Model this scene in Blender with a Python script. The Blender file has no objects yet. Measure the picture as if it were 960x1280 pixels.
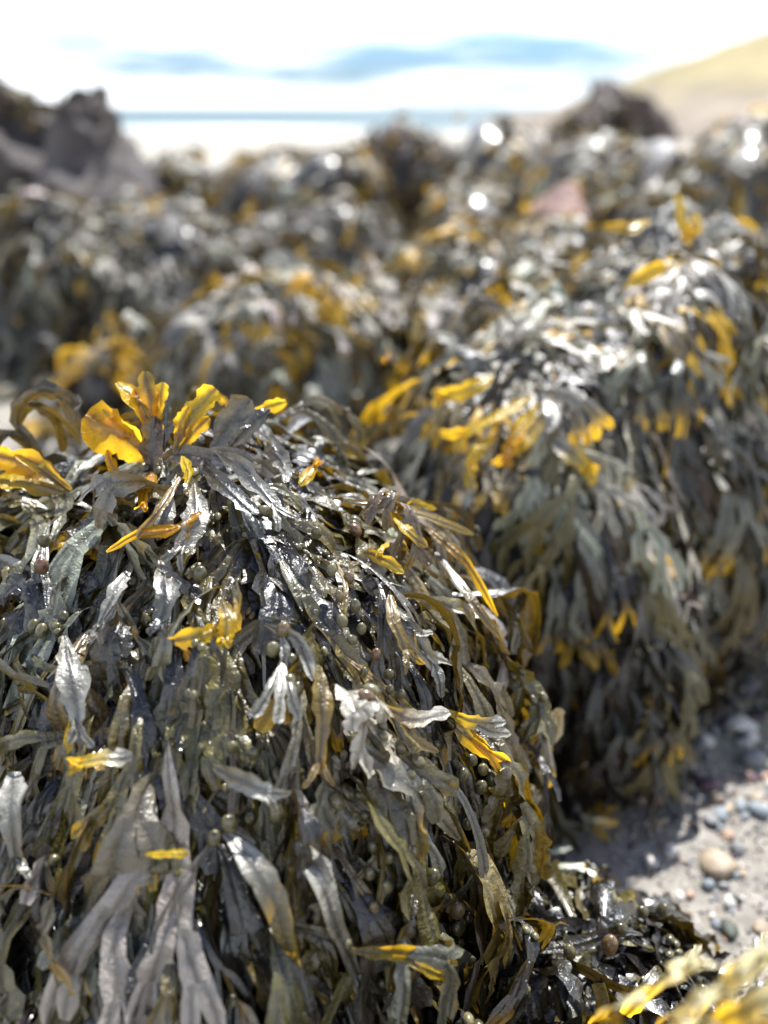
import bpy, math, random
import numpy as np
from mathutils import Vector, Matrix
R = math.radians
SKYLOC = (1.3, 0.2, 0.6)
rng = np.random.default_rng(11)
random.seed(5)
scn = bpy.context.scene
col = scn.collection

# ------------------------------------------------------------------ camera
CAM = np.array([0.0, 0.0, 0.85]); PITCH = R(24.6); FPX = 1108.0
cp, sp = math.cos(PITCH), math.sin(PITCH)
cam = bpy.data.cameras.new('camera'); cam_o = bpy.data.objects.new('camera', cam); col.objects.link(cam_o)
cam_o.location = CAM; cam_o.rotation_euler = (R(90) - PITCH, 0, 0)
cam.sensor_fit = 'VERTICAL'; cam.sensor_height = 36; cam.lens = 36 * FPX / 1280
cam.clip_start = 0.02; cam.clip_end = 60000
cam.dof.use_dof = True; cam.dof.focus_distance = 0.70; cam.dof.aperture_fstop = 2.05
scn.camera = cam_o
# ------------------------------------------------------------------ world, sun, exposure
SUN_EL, SUN_AZ = R(57), R(23)          # azimuth from +Y (ahead), negative = to the left
sd = Vector((math.sin(SUN_AZ) * math.cos(SUN_EL), math.cos(SUN_AZ) * math.cos(SUN_EL), math.sin(SUN_EL)))
world = bpy.data.worlds.new('World'); scn.world = world; world.use_nodes = True
wn = world.node_tree; wn.nodes.clear()
def N(nt, typ, **kw):
    n = nt.nodes.new(typ)
    for k, v in kw.items():
        if k.startswith('i_'): n.inputs[int(k[2:]) if k[2:].isdigit() else k[2:].replace('_', ' ')].default_value = v
        else: setattr(n, k, v)
    return n
def L(nt, a, b): nt.links.new(a, b)
def ramp(nt, fac, stops):
    r = nt.nodes.new('ShaderNodeValToRGB'); e = r.color_ramp.elements
    while len(e) < len(stops): e.new(0.5)
    for el, (p, c) in zip(e, stops):
        el.position = p; el.color = (*c, 1) if isinstance(c, (tuple, list)) else (c, c, c, 1)
    if fac is not None: L(nt, fac, r.inputs[0])
    return r
sky = N(wn, 'ShaderNodeTexSky', sky_type='NISHITA', sun_disc=False, sun_elevation=SUN_EL, sun_rotation=SUN_AZ, altitude=0, air_density=1.0, dust_density=1.0, ozone_density=1.2)
tc = N(wn, 'ShaderNodeTexCoord'); mp = N(wn, 'ShaderNodeMapping'); mp.inputs['Scale'].default_value = (1.7, 1.7, 13); mp.inputs['Location'].default_value = (2.3, 0.4, 0.31)
L(wn, tc.outputs['Generated'], mp.inputs[0])
nz = N(wn, 'ShaderNodeTexNoise', i_Scale=1.6, i_Detail=6.0, i_Roughness=0.55, i_Distortion=0.25); L(wn, mp.outputs[0], nz.inputs['Vector'])
sx_ = N(wn, 'ShaderNodeSeparateXYZ'); L(wn, tc.outputs['Generated'], sx_.inputs[0])
def MA(op, a, b=None, c=None, clamp=False):
    n = N(wn, 'ShaderNodeMath', operation=op); n.use_clamp = clamp
    for i, q in enumerate((a, b, c)):
        if q is None: continue
        if isinstance(q, (int, float)): n.inputs[i].default_value = q
        else: L(wn, q, n.inputs[i])
    return n.outputs[0]
# a low bank of broken streaks out over the sea
zz_ = MA('DIVIDE', MA('SUBTRACT', sx_.outputs['Z'], 0.041), 0.025); bell = MA('EXPONENT', MA('MULTIPLY', MA('MULTIPLY', zz_, zz_), -1.0))
xx_ = MA('DIVIDE', MA('SUBTRACT', sx_.outputs['X'], -0.02), 0.30); bellx = MA('EXPONENT', MA('MULTIPLY', MA('POWER', MA('ABSOLUTE', xx_), 4.0), -1.0))
mp2 = N(wn, 'ShaderNodeMapping'); mp2.inputs['Scale'].default_value = (6.0, 6.0, 62); mp2.inputs['Rotation'].default_value = (0, R(1.2), 0); mp2.inputs['Location'].default_value = SKYLOC; L(wn, tc.outputs['Generated'], mp2.inputs[0])
nz2 = N(wn, 'ShaderNodeTexNoise', i_Scale=1.0, i_Detail=4.0, i_Roughness=0.5); L(wn, mp2.outputs[0], nz2.inputs['Vector'])
gap = MA('MULTIPLY', MA('MULTIPLY', bell, bellx), MA('MULTIPLY_ADD', nz2.outputs[0], 2.2, -0.55, clamp=True))
# overhead the cloud opens into blue
hi = MA('MULTIPLY', MA('SUBTRACT', sx_.outputs['Z'], 0.16, clamp=True), 0.40)
fac0 = MA('SUBTRACT', MA('SUBTRACT', MA('ADD', nz.outputs[0], 0.06), MA('MULTIPLY', gap, 0.68)), hi)
cr = ramp(wn, fac0, [(0.30, 0.0), (0.56, 1.0)])
mx = N(wn, 'ShaderNodeMix', data_type='RGBA'); mx.inputs['B'].default_value = (7.0, 7.3, 7.6, 1)
L(wn, cr.outputs[0], mx.inputs['Factor']); 
skm = N(wn, 'ShaderNodeMix', data_type='RGBA', blend_type='MULTIPLY'); skm.inputs['Factor'].default_value = 1; skm.inputs['B'].default_value = (0.235, 0.36, 0.58, 1)
L(wn, sky.outputs[0], skm.inputs['A']); L(wn, skm.outputs['Result'], mx.inputs['A'])
bg = N(wn, 'ShaderNodeBackground', i_Strength=0.10); L(wn, mx.outputs['Result'], bg.inputs[0])
wo = N(wn, 'ShaderNodeOutputWorld'); L(wn, bg.outputs[0], wo.inputs[0])
sl = bpy.data.lights.new('sun', 'SUN'); sl.energy = 4.0; sl.angle = R(0.53); sl.color = (1.0, 0.975, 0.94)
so = bpy.data.objects.new('sun', sl); col.objects.link(so); so.location = (0, 0, 5)
so.rotation_euler = (-sd).to_track_quat('-Z', 'Y').to_euler()
scn.view_settings.view_transform = 'Standard'; scn.view_settings.look = 'None'
scn.view_settings.exposure = 1.52; scn.view_settings.gamma = 1.0
scn.cycles.max_bounces = 7; scn.cycles.diffuse_bounces = 3; scn.cycles.glossy_bounces = 3; scn.cycles.transmission_bounces = 5
scn.cycles.caustics_reflective = False; scn.cycles.caustics_refractive = False
scn.cycles.sample_clamp_indirect = 6.0

# ------------------------------------------------------------------ small helpers
def ray(px, py):
    u = (np.asarray(px, float) - 480) / FPX; v = (640 - np.asarray(py, float)) / FPX
    return np.stack([u, cp + v * sp, -sp + v * cp], -1)
def at(px, py, d): return CAM + ray(px, py) * np.asarray(d)[..., None]
def project(P):
    q = P - CAM
    dep = q[..., 1] * cp - q[..., 2] * sp
    up = q[..., 1] * sp + q[..., 2] * cp
    dd = np.maximum(dep, 1e-3)
    return 480 + FPX * q[..., 0] / dd, 640 - FPX * up / dd, dep
def nrm(v): return v / np.maximum(np.linalg.norm(v, axis=-1, keepdims=True), 1e-9)
def tag(o, label=None, cat=None, group=None, kind=None):
    if label: o['label'] = label
    if cat: o['category'] = cat
    if group: o['group'] = group
    if kind: o['kind'] = kind
    return o
def empty(name, loc=(0, 0, 0)):
    o = bpy.data.objects.new(name, None); o.location = [float(a) for a in loc]; o.empty_display_size = 0.02
    col.objects.link(o); return o
def fast_mesh(name, verts, faces, mat, rgba=None, smooth=True):
    """verts (V,3); faces: list of int arrays (F,3) or (F,4)"""
    me = bpy.data.meshes.new(name)
    verts = np.asarray(verts, np.float32)
    me.vertices.add(len(verts)); me.vertices.foreach_set('co', verts.ravel())
    loops = np.concatenate([f.ravel() for f in faces]).astype(np.int32)
    counts = np.concatenate([np.full(len(f), f.shape[1]) for f in faces]).astype(np.int32)
    me.loops.add(len(loops)); me.loops.foreach_set('vertex_index', loops)
    me.polygons.add(len(counts)); me.polygons.foreach_set('loop_start', np.concatenate([[0], np.cumsum(counts)[:-1]]).astype(np.int32))
    me.update(calc_edges=True)
    if smooth: me.polygons.foreach_set('use_smooth', np.ones(len(counts), bool))
    if rgba is not None:
        a = me.attributes.new('pigment', 'FLOAT_COLOR', 'POINT'); a.data.foreach_set('color', np.asarray(rgba, np.float32).ravel())
    me.materials.append(mat)
    return me
def link(name, me, parent=None, loc=None):
    o = bpy.data.objects.new(name, me); col.objects.link(o)
    if parent is not None:
        o.parent = parent
        if loc is None: o.location = -parent.location
    if loc is not None: o.location = loc
    return o

# ------------------------------------------------------------------ materials
def newmat(name):
    m = bpy.data.materials.new(name); m.use_nodes = True; nt = m.node_tree; nt.nodes.clear()
    return m, nt, N(nt, 'ShaderNodeOutputMaterial')
def wrack_mat(name, rough=0.32, coat=0.75, bump=0.8, scale=1.0, crough=0.25):
    m, nt, out = newmat(name)
    geo = N(nt, 'ShaderNodeNewGeometry'); at_ = N(nt, 'ShaderNodeAttribute', attribute_name='pigment')
    n1 = N(nt, 'ShaderNodeTexNoise', i_Scale=70.0 * scale, i_Detail=4.0, i_Roughness=0.6); L(nt, geo.outputs['Position'], n1.inputs['Vector'])
    n2 = N(nt, 'ShaderNodeTexNoise', i_Scale=420.0 * scale, i_Detail=3.0); L(nt, geo.outputs['Position'], n2.inputs['Vector'])
    r1 = ramp(nt, n1.outputs[0], [(0.28, (0.45, 0.42, 0.36)), (0.42, (0.9, 0.88, 0.85)), (0.6, (1.0, 1.0, 1.0)), (0.78, (1.4, 1.36, 1.25))])
    mul = N(nt, 'ShaderNodeMix', data_type='RGBA', blend_type='MULTIPLY'); mul.inputs['Factor'].default_value = 1
    L(nt, at_.outputs['Color'], mul.inputs['A']); L(nt, r1.outputs[0], mul.inputs['B'])
    # salt film and pale encrusting specks
    sp_ = ramp(nt, n2.outputs[0], [(0.66, 0.0), (0.76, 1.0)])
    spx = N(nt, 'ShaderNodeMath', operation='MULTIPLY', i_1=0.35); L(nt, sp_.outputs[0], spx.inputs[0])
    mix = N(nt, 'ShaderNodeMix', data_type='RGBA'); mix.inputs['B'].default_value = (0.36, 0.33, 0.27, 1)
    L(nt, spx.outputs[0], mix.inputs['Factor']); L(nt, mul.outputs['Result'], mix.inputs['A'])
    rr = ramp(nt, n1.outputs[0], [(0.3, max(rough - 0.06, 0.05)), (0.7, rough + 0.14)])
    bs = N(nt, 'ShaderNodeBsdfPrincipled'); bs.inputs['Coat Weight'].default_value = coat; bs.inputs['Coat Roughness'].default_value = crough
    bs.inputs['IOR'].default_value = 1.5; bs.inputs['Specular IOR Level'].default_value = 0.5
    L(nt, mix.outputs['Result'], bs.inputs['Base Color']); L(nt, rr.outputs[0], bs.inputs['Roughness'])
    bp = N(nt, 'ShaderNodeBump', i_Strength=bump, i_Distance=0.0030 / scale); 
    ad = N(nt, 'ShaderNodeMath', operation='ADD'); L(nt, n1.outputs[0], ad.inputs[0])
    n3 = N(nt, 'ShaderNodeTexNoise', i_Scale=190.0 * scale, i_Detail=2.0, i_Distortion=0.6); L(nt, geo.outputs['Position'], n3.inputs['Vector']); L(nt, n3.outputs[0], ad.inputs[1])
    cw = N(nt, 'ShaderNodeMath', operation='MULTIPLY_ADD', i_1=-coat * 1.2); cw.inputs[2].default_value = coat; cw.use_clamp = True; L(nt, at_.outputs['Alpha'], cw.inputs[0]); L(nt, cw.outputs[0], bs.inputs['Coat Weight'])
    L(nt, ad.outputs[0], bp.inputs['Height']); L(nt, bp.outputs[0], bs.inputs['Normal'])
    tr = N(nt, 'ShaderNodeBsdfTranslucent')
    tcx = N(nt, 'ShaderNodeMix', data_type='RGBA', blend_type='MULTIPLY'); tcx.inputs['Factor'].default_value = 1
    
    sb = N(nt, 'ShaderNodeSeparateColor'); L(nt, at_.outputs['Color'], sb.inputs[0]); sm = N(nt, 'ShaderNodeMath', operation='MULTIPLY', i_1=2.2); sm.use_clamp = True; L(nt, sb.outputs['Blue'], sm.inputs[0])
    pg = N(nt, 'ShaderNodeMix', data_type='RGBA', blend_type='MULTIPLY'); pg.inputs['Factor'].default_value = 1; pg.inputs['B'].default_value = (1.35, 1.35, 1.35, 1); L(nt, at_.outputs['Color'], pg.inputs['A'])
    tb = N(nt, 'ShaderNodeMix', data_type='RGBA'); tb.inputs['A'].default_value = (1.0, 0.60, 0.030, 1); L(nt, sm.outputs[0], tb.inputs['Factor']); L(nt, pg.outputs['Result'], tb.inputs['B']); L(nt, tb.outputs['Result'], tcx.inputs['A'])
    L(nt, r1.outputs[0], tcx.inputs['B']); L(nt, tcx.outputs['Result'], tr.inputs[0])
    ms = N(nt, 'ShaderNodeMixShader'); L(nt, at_.outputs['Alpha'], ms.inputs[0]); L(nt, bs.outputs[0], ms.inputs[1]); L(nt, tr.outputs[0], ms.inputs[2])
    L(nt, ms.outputs[0], out.inputs[0]); return m
M_WRACK = wrack_mat('wet_wrack')
M_MID = wrack_mat('wrack_half_dry', rough=0.40, coat=0.30, bump=0.6, crough=0.36)
M_FAR = wrack_mat('wrack_distant', rough=0.52, coat=0.10, bump=0.3, scale=0.6, crough=0.42)
def bladder_mat():
    m, nt, out = newmat('air_bladder_skin')
    geo = N(nt, 'ShaderNodeNewGeometry'); oi = N(nt, 'ShaderNodeObjectInfo')
    n1 = N(nt, 'ShaderNodeTexNoise', i_Scale=220.0, i_Detail=3.0); L(nt, geo.outputs['Position'], n1.inputs['Vector'])
    r = ramp(nt, oi.outputs['Random'], [(0.0, (0.05, 0.045, 0.018)), (0.45, (0.09, 0.08, 0.035)), (0.85, (0.16, 0.14, 0.07)), (1.0, (0.12, 0.06, 0.03))])
    r2 = ramp(nt, n1.outputs[0], [(0.3, 0.6), (0.7, 1.25)])
    mul = N(nt, 'ShaderNodeMix', data_type='RGBA', blend_type='MULTIPLY'); mul.inputs['Factor'].default_value = 1
    L(nt, r.outputs[0], mul.inputs['A']); L(nt, r2.outputs[0], mul.inputs['B'])
    bs = N(nt, 'ShaderNodeBsdfPrincipled', i_Roughness=0.27); bs.inputs['Coat Weight'].default_value = 0.4; bs.inputs['Coat Roughness'].default_value = 0.08
    bs.inputs['Subsurface Weight'].default_value = 0.15; bs.inputs['Subsurface Radius'].default_value = (0.004, 0.003, 0.001)
    bp = N(nt, 'ShaderNodeBump', i_Strength=0.25, i_Distance=0.0008); L(nt, n1.outputs[0], bp.inputs['Height']); L(nt, bp.outputs[0], bs.inputs['Normal'])
    L(nt, mul.outputs['Result'], bs.inputs['Base Color']); L(nt, bs.outputs[0], out.inputs[0]); return m
M_BLAD = bladder_mat()
def stone_mat(name, c0, c1, c2, scale=9.0, rough=0.75, bump=0.6, dist=0.01, wet=0.0):
    m, nt, out = newmat(name)
    geo = N(nt, 'ShaderNodeNewGeometry')
    n1 = N(nt, 'ShaderNodeTexNoise', i_Scale=scale, i_Detail=8.0, i_Roughness=0.62); L(nt, geo.outputs['Position'], n1.inputs['Vector'])
    n2 = N(nt, 'ShaderNodeTexNoise', i_Scale=scale * 9, i_Detail=5.0); L(nt, geo.outputs['Position'], n2.inputs['Vector'])
    r = ramp(nt, n1.outputs[0], [(0.3, c0), (0.52, c1), (0.72, c2)])
    r2 = ramp(nt, n2.outputs[0], [(0.3, 0.65), (0.7, 1.2)])
    mul = N(nt, 'ShaderNodeMix', data_type='RGBA', blend_type='MULTIPLY'); mul.inputs['Factor'].default_value = 1
    L(nt, r.outputs[0], mul.inputs['A']); L(nt, r2.outputs[0], mul.inputs['B'])
    bs = N(nt, 'ShaderNodeBsdfPrincipled', i_Roughness=rough); bs.inputs['Coat Weight'].default_value = wet; bs.inputs['Coat Roughness'].default_value = 0.2
    ad = N(nt, 'ShaderNodeMath', operation='ADD'); L(nt, n1.outputs[0], ad.inputs[0]); L(nt, n2.outputs[0], ad.inputs[1])
    bp = N(nt, 'ShaderNodeBump', i_Strength=bump, i_Distance=dist); L(nt, ad.outputs[0], bp.inputs['Height']); L(nt, bp.outputs[0], bs.inputs['Normal'])
    L(nt, mul.outputs['Result'], bs.inputs['Base Color']); L(nt, bs.outputs[0], out.inputs[0]); return m
M_ROCK = stone_mat('dark_wet_rock', (0.016, 0.015, 0.014), (0.04, 0.036, 0.032), (0.08, 0.07, 0.06), 14, 0.5, wet=0.3)
M_CRAG = stone_mat('purple_grey_crag', (0.030, 0.025, 0.023), (0.070, 0.058, 0.056), (0.15, 0.125, 0.115), 7, 0.7, 0.8, 0.04)
M_PINK = stone_mat('pinkish_rock', (0.12, 0.06, 0.05), (0.28, 0.16, 0.13), (0.40, 0.28, 0.22), 8, 0.7, 0.8, 0.02)
M_DARKCRAG = stone_mat('dark_crag', (0.03, 0.023, 0.02), (0.085, 0.062, 0.055), (0.17, 0.12, 0.09), 2.2, 0.8, 0.9, 0.08)

# ------------------------------------------------------------------ ground, sea, hill
def ground_z(x, y):
    x = np.asarray(x, float); y = np.asarray(y, float)
    base = -1.55 * np.clip((y - 9) / 95, 0, 1) ** 1.0 - 0.02 * np.clip(y - 104, 0, 400)
    near = 0.010 * np.sin(x * 5.1 + 1.3) * np.cos(y * 4.3) + 0.006 * np.sin(x * 13.7 + y * 9.1) + 0.004 * np.sin(y * 23.1 - x * 17.0)
    return base + near * np.clip(1 - (y - 3) / 6, 0.2, 1)
def sand_mat():
    m, nt, out = newmat('shingly_sand')
    geo = N(nt, 'ShaderNodeNewGeometry')
    n0 = N(nt, 'ShaderNodeTexNoise', i_Scale=2.2, i_Detail=5.0); L(nt, geo.outputs['Position'], n0.inputs['Vector'])
    n1 = N(nt, 'ShaderNodeTexNoise', i_Scale=38.0, i_Detail=7.0, i_Roughness=0.65); L(nt, geo.outputs['Position'], n1.inputs['Vector'])
    n2 = N(nt, 'ShaderNodeTexNoise', i_Scale=600.0, i_Detail=3.0); L(nt, geo.outputs['Position'], n2.inputs['Vector'])
    r = ramp(nt, n1.outputs[0], [(0.28, (0.13, 0.12, 0.105)), (0.5, (0.27, 0.25, 0.215)), (0.72, (0.39, 0.36, 0.32))])
    r2 = ramp(nt, n2.outputs[0], [(0.3, 0.6), (0.7, 1.25)])
    mul = N(nt, 'ShaderNodeMix', data_type='RGBA', blend_type='MULTIPLY'); mul.inputs['Factor'].default_value = 1
    L(nt, r.outputs[0], mul.inputs['A']); L(nt, r2.outputs[0], mul.inputs['B'])
    rg = ramp(nt, n0.outputs[0], [(0.5, 0.0), (0.66, 0.55)])
    mg = N(nt, 'ShaderNodeMix', data_type='RGBA'); mg.inputs['B'].default_value = (0.27, 0.29, 0.15, 1); L(nt, rg.outputs[0], mg.inputs['Factor']); L(nt, mul.outputs['Result'], mg.inputs['A'])
    bs = N(nt, 'ShaderNodeBsdfPrincipled', i_Roughness=0.75)
    ad = N(nt, 'ShaderNodeMath', operation='ADD'); L(nt, n1.outputs[0], ad.inputs[0]); L(nt, n2.outputs[0], ad.inputs[1])
    bp = N(nt, 'ShaderNodeBump', i_Strength=0.6, i_Distance=0.006); L(nt, ad.outputs[0], bp.inputs['Height']); L(nt, bp.outputs[0], bs.inputs['Normal'])
    L(nt, mg.outputs['Result'], bs.inputs['Base Color']); L(nt, bs.outputs[0], out.inputs[0]); return m
M_SAND = sand_mat()
def grid_mesh(name, xs, ys, zf, mat):
    X, Y = np.meshgrid(xs, ys); Z = zf(X, Y)
    V = np.stack([X, Y, Z], -1).reshape(-1, 3); nx, ny = len(xs), len(ys)
    i = (np.arange(ny - 1)[:, None] * nx + np.arange(nx - 1)[None, :]).ravel()
    return fast_mesh(name, V, [np.stack([i, i + 1, i + nx + 1, i + nx], -1)], mat)
def spaced(a, b, n_in, inner, far):
    s = np.linspace(-inner, inner, n_in); e = np.geomspace(inner * 1.1, far, 26)
    return np.concatenate([-e[::-1], s, e])
xs = spaced(0, 0, 120, 4.0, 9000); ys = np.concatenate([-np.geomspace(2.2, 9000, 20)[::-1], np.linspace(-2, 8, 150), np.geomspace(8.3, 3000, 50)])
tag(link('beach', grid_mesh('beach', xs, ys, ground_z, M_SAND)), kind='structure')
def water_mat():
    m, nt, out = newmat('sea_water')
    geo = N(nt, 'ShaderNodeNewGeometry'); mp = N(nt, 'ShaderNodeMapping'); mp.inputs['Scale'].default_value = (0.06, 0.25, 1); L(nt, geo.outputs['Position'], mp.inputs[0])
    n1 = N(nt, 'ShaderNodeTexNoise', i_Scale=1.0, i_Detail=6.0, i_Roughness=0.6); L(nt, mp.outputs[0], n1.inputs['Vector'])
    r = ramp(nt, n1.outputs[0], [(0.35, (0.075, 0.12, 0.14)), (0.62, (0.12, 0.165, 0.18))])
    bs = N(nt, 'ShaderNodeBsdfPrincipled', i_Roughness=0.6); bs.inputs['IOR'].default_value = 1.33; bs.inputs['Specular IOR Level'].default_value = 0.15
    bp = N(nt, 'ShaderNodeBump', i_Strength=0.8, i_Distance=0.5); L(nt, n1.outputs[0], bp.inputs['Height']); L(nt, bp.outputs[0], bs.inputs['Normal'])
    L(nt, r.outputs[0], bs.inputs['Base Color']); L(nt, bs.outputs[0], out.inputs[0]); return m
SEA_Z = -1.50
sx = np.concatenate([-np.geomspace(200, 15000, 12)[::-1], np.linspace(-180, 180, 60), np.geomspace(200, 15000, 12)])
sy = np.concatenate([np.linspace(96, 260, 70), np.geomspace(280, 20000, 20)])
def seaz(X, Y):
    a = np.clip(1 - (Y - 100) / 200, 0, 1)
    return SEA_Z + 0.10 * a * np.sin(Y * 0.55 + 1.2 * np.sin(X * 0.05)) + 0.03 * a * np.sin(X * 0.7 + Y * 0.9)
tag(link('sea', grid_mesh('sea', sx, sy, seaz, water_mat())), kind='structure')
# breaking surf: broken ridges of foam lying along the shallows
m, nt, out = newmat('sea_foam'); bs = N(nt, 'ShaderNodeBsdfPrincipled', i_Roughness=0.8); bs.inputs['Base Color'].default_value = (0.82, 0.84, 0.84, 1)
L(nt, bs.outputs[0], out.inputs[0]); M_FOAM = m
V = []; F = []
for k in range(2):
    yy = 104 + k * 5.5 + (k % 2) * 2; x = -180.0
    while x < 180:
        ln = rng.uniform(12, 55); n = 12; t = np.linspace(0, 1, n)
        w = 1.3 * np.sin(np.pi * np.clip(t, 0.03, 0.97)) * rng.uniform(0.5, 1.2); h = 0.18 * np.sin(np.pi * np.clip(t, .03, .97))
        yc = yy + 0.9 * np.sin(x * 0.06 + t * 3) + rng.normal(0, .3)
        b = len(V)
        for i in range(n):
            X = x + ln * t[i]
            V += [(X, yc[i] - w[i], SEA_Z - .12), (X, yc[i] - w[i] * .2, SEA_Z + h[i]), (X, yc[i] + w[i], SEA_Z - .12)]
        for i in range(n - 1):
            for j in range(2): F.append((b + i * 3 + j, b + i * 3 + 3 + j, b + i * 3 + 4 + j, b + i * 3 + 1 + j))
        x += ln * rng.uniform(0.8, 1.5)
tag(link('surf', fast_mesh('surf', np.array(V), [np.array(F)], M_FOAM)), kind='stuff', label='white surf breaking along the far edge of the beach', cat='surf')
def hill_mat():
    m, nt, out = newmat('dry_grass_slope')
    geo = N(nt, 'ShaderNodeNewGeometry'); sepx = N(nt, 'ShaderNodeSeparateXYZ'); L(nt, geo.outputs['Position'], sepx.inputs[0])
    n1 = N(nt, 'ShaderNodeTexNoise', i_Scale=0.35, i_Detail=8.0, i_Roughness=0.6); L(nt, geo.outputs['Position'], n1.inputs['Vector'])
    g = ramp(nt, n1.outputs[0], [(0.35, (0.11, 0.095, 0.035)), (0.5, (0.22, 0.18, 0.07)), (0.68, (0.29, 0.235, 0.11))])
    e = ramp(nt, n1.outputs[0], [(0.35, (0.11, 0.085, 0.065)), (0.65, (0.23, 0.185, 0.135))])
    a = N(nt, 'ShaderNodeMath', operation='MULTIPLY_ADD', i_1=0.5); a.inputs[2].default_value = -0.55
    L(nt, sepx.outputs['Z'], a.inputs[0])
    b = N(nt, 'ShaderNodeMath', operation='ADD'); b.use_clamp = True; L(nt, a.outputs[0], b.inputs[0])
    c = N(nt, 'ShaderNodeMath', operation='MULTIPLY_ADD', i_1=2.0); c.inputs[2].default_value = -0.8; L(nt, n1.outputs[0], c.inputs[0]); L(nt, c.outputs[0], b.inputs[1])
    mx = N(nt, 'ShaderNodeMix', data_type='RGBA'); L(nt, b.outputs[0], mx.inputs['Factor']); L(nt, e.outputs[0], mx.inputs['A']); L(nt, g.outputs[0], mx.inputs['B'])
    bs = N(nt, 'ShaderNodeBsdfPrincipled', i_Roughness=0.9); bp = N(nt, 'ShaderNodeBump', i_Strength=0.8, i_Distance=0.4); L(nt, n1.outputs[0], bp.inputs['Height']); L(nt, bp.outputs[0], bs.inputs['Normal'])
    L(nt, mx.outputs['Result'], bs.inputs['Base Color']); L(nt, bs.outputs[0], out.inputs[0]); return m
def hillz(X, Y):
    t = X - 11.5 - 0.02 * (Y - 60)
    h = 0.415 * np.clip(t, 0, 70) * (1 - 0.0045 * np.clip(t, 0, 70)) * np.exp(-((Y - 66) / 26) ** 2)
    return -2.2 + 2.2 * np.clip(t + 3, 0, 6) / 6 + h + 0.25 * np.sin(X * 0.6 + Y * .3) * np.clip(t / 6, 0, 1) + .12 * np.sin(X * 1.7) * np.clip(t / 6, 0, 1)
tag(link('grassy_hill', grid_mesh('grassy_hill', np.linspace(7, 150, 110), np.linspace(22, 130, 70), hillz, hill_mat())), kind='structure')

# ------------------------------------------------------------------ rocks as distance fields
class Rock:
    def __init__(s, ells, amp=0.02, freq=9.0, seed=0):
        s.c = np.array([e[0] for e in ells], float); s.r = np.array([e[1] for e in ells], float)
        g = np.random.default_rng(seed); s.amp = amp
        s.k = g.normal(size=(9, 3)) * np.array([1] * 3 + [2] * 3 + [4.2] * 3)[:, None] * freq
        s.ph = g.uniform(0, 6.28, 9); s.a = np.array([1] * 3 + [.5] * 3 + [.22] * 3) * amp * 0.6
        s.k_s = 0.16 * s.r.min()
    def f(s, P):
        sh = P.shape[:-1]; P = P.reshape(-1, 3)
        ds = []
        for c, r in zip(s.c, s.r):
            q = P - c; k0 = np.linalg.norm(q / r, axis=1); k1 = np.linalg.norm(q / r ** 2, axis=1)
            ds.append(k0 * (k0 - 1) / np.maximum(k1, 1e-6))
        ds = np.array(ds); k = s.k_s
        d = -k * np.log(np.exp(-np.clip(ds / k, -60, 60)).sum(0) + 1e-30)
        d = d - (np.sin(P @ s.k.T + s.ph) * s.a).sum(1)
        return np.minimum(d, P[:, 2]).reshape(sh) if s.ground else d.reshape(sh)
    ground = True
    def n(s, P, e=0.004):
        d0 = s.f(P); g = np.stack([s.f(P + np.array(v) * e) - d0 for v in ((1, 0, 0), (0, 1, 0), (0, 0, 1))], -1)
        return nrm(g), d0
    def hit(s, px, py, lift=0.0, dmax=9.0):
        """first point of the rock (grown by lift) along the ray through a pixel; nan depth if it misses"""
        r = ray(np.asarray(px, float), np.asarray(py, float)); ln = np.linalg.norm(r, axis=-1)
        t = np.full(r.shape[:-1], 0.15)
        best = np.full_like(t, 9.0); bt = t.copy()
        for _ in range(90):
            d = s.f(CAM + r * t[..., None]) - lift
            b = np.abs(d) < best; bt = np.where(b, t, bt); best = np.where(b, np.abs(d), best)
            t = t + np.where(t < dmax, d * 0.8 / ln, 0)
        return bt
    def mesh(s, name, mat, nu=96, nv=56):
        s.ground = False
        c = s.c.mean(0); c = np.array([c[0], c[1], max(c[2], 0.03)])
        # march inwards from outside so that the outer skin is found
        u = np.linspace(0, 2 * np.pi, nu, endpoint=False); v = np.linspace(0, np.pi, nv)
        U, W = np.meshgrid(u, v); D = np.stack([np.cos(U) * np.sin(W), np.sin(U) * np.sin(W), np.cos(W)], -1)
        far = (np.linalg.norm(s.c - c, axis=1) + s.r.max(1)).max() + s.amp * 3
        t = np.full(U.shape, far)
        for _ in range(60): t = np.clip(t - s.f(c + D * t[..., None]) * 0.8, 0.005, far)
        P = c + D * t[..., None]; s.ground = True
        P[..., 2] = np.maximum(P[..., 2], -0.12)
        i, j = np.meshgrid(np.arange(nu), np.arange(nv - 1)); a = j * nu + i; b = j * nu + (i + 1) % nu
        Q = np.stack([a, a + nu, b + nu, b], -1).reshape(-1, 4)
        return fast_mesh(name, P.reshape(-1, 3), [Q], mat)
    def sample(s, n, g, region=None, back=0.3):
        w = (s.r[:, 0] * s.r[:, 1] + s.r[:, 0] * s.r[:, 2]); w = w / w.sum(); out = []
        got = 0
        while got < n:
            k = g.choice(len(w), 4 * n, p=w); d = nrm(g.normal(size=(4 * n, 3)))
            P = s.c[k] + d * s.r[k]
            for _ in range(4):
                nn, dd = s.n(P); P = P - nn * dd[:, None]
            nn, dd = s.n(P)
            ok = (np.abs(dd) < 0.01) & (P[:, 2] > 0.02)
            vw = nrm(CAM - P); fac = (vw * nn).sum(1)
            ok &= (fac > -0.25) | (g.random(len(P)) < back * 0.5)
            X, Y, dep = project(P)
            inview = (X > -220) & (X < 1180) & (Y < 1500) & (dep > 0.1)
            ok &= inview | (g.random(len(P)) < 0.25)
            if region is not None: ok &= region(P, nn, X, Y)
            out.append(P[ok]); got += ok.sum()
        return np.concatenate(out)[:n]

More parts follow.
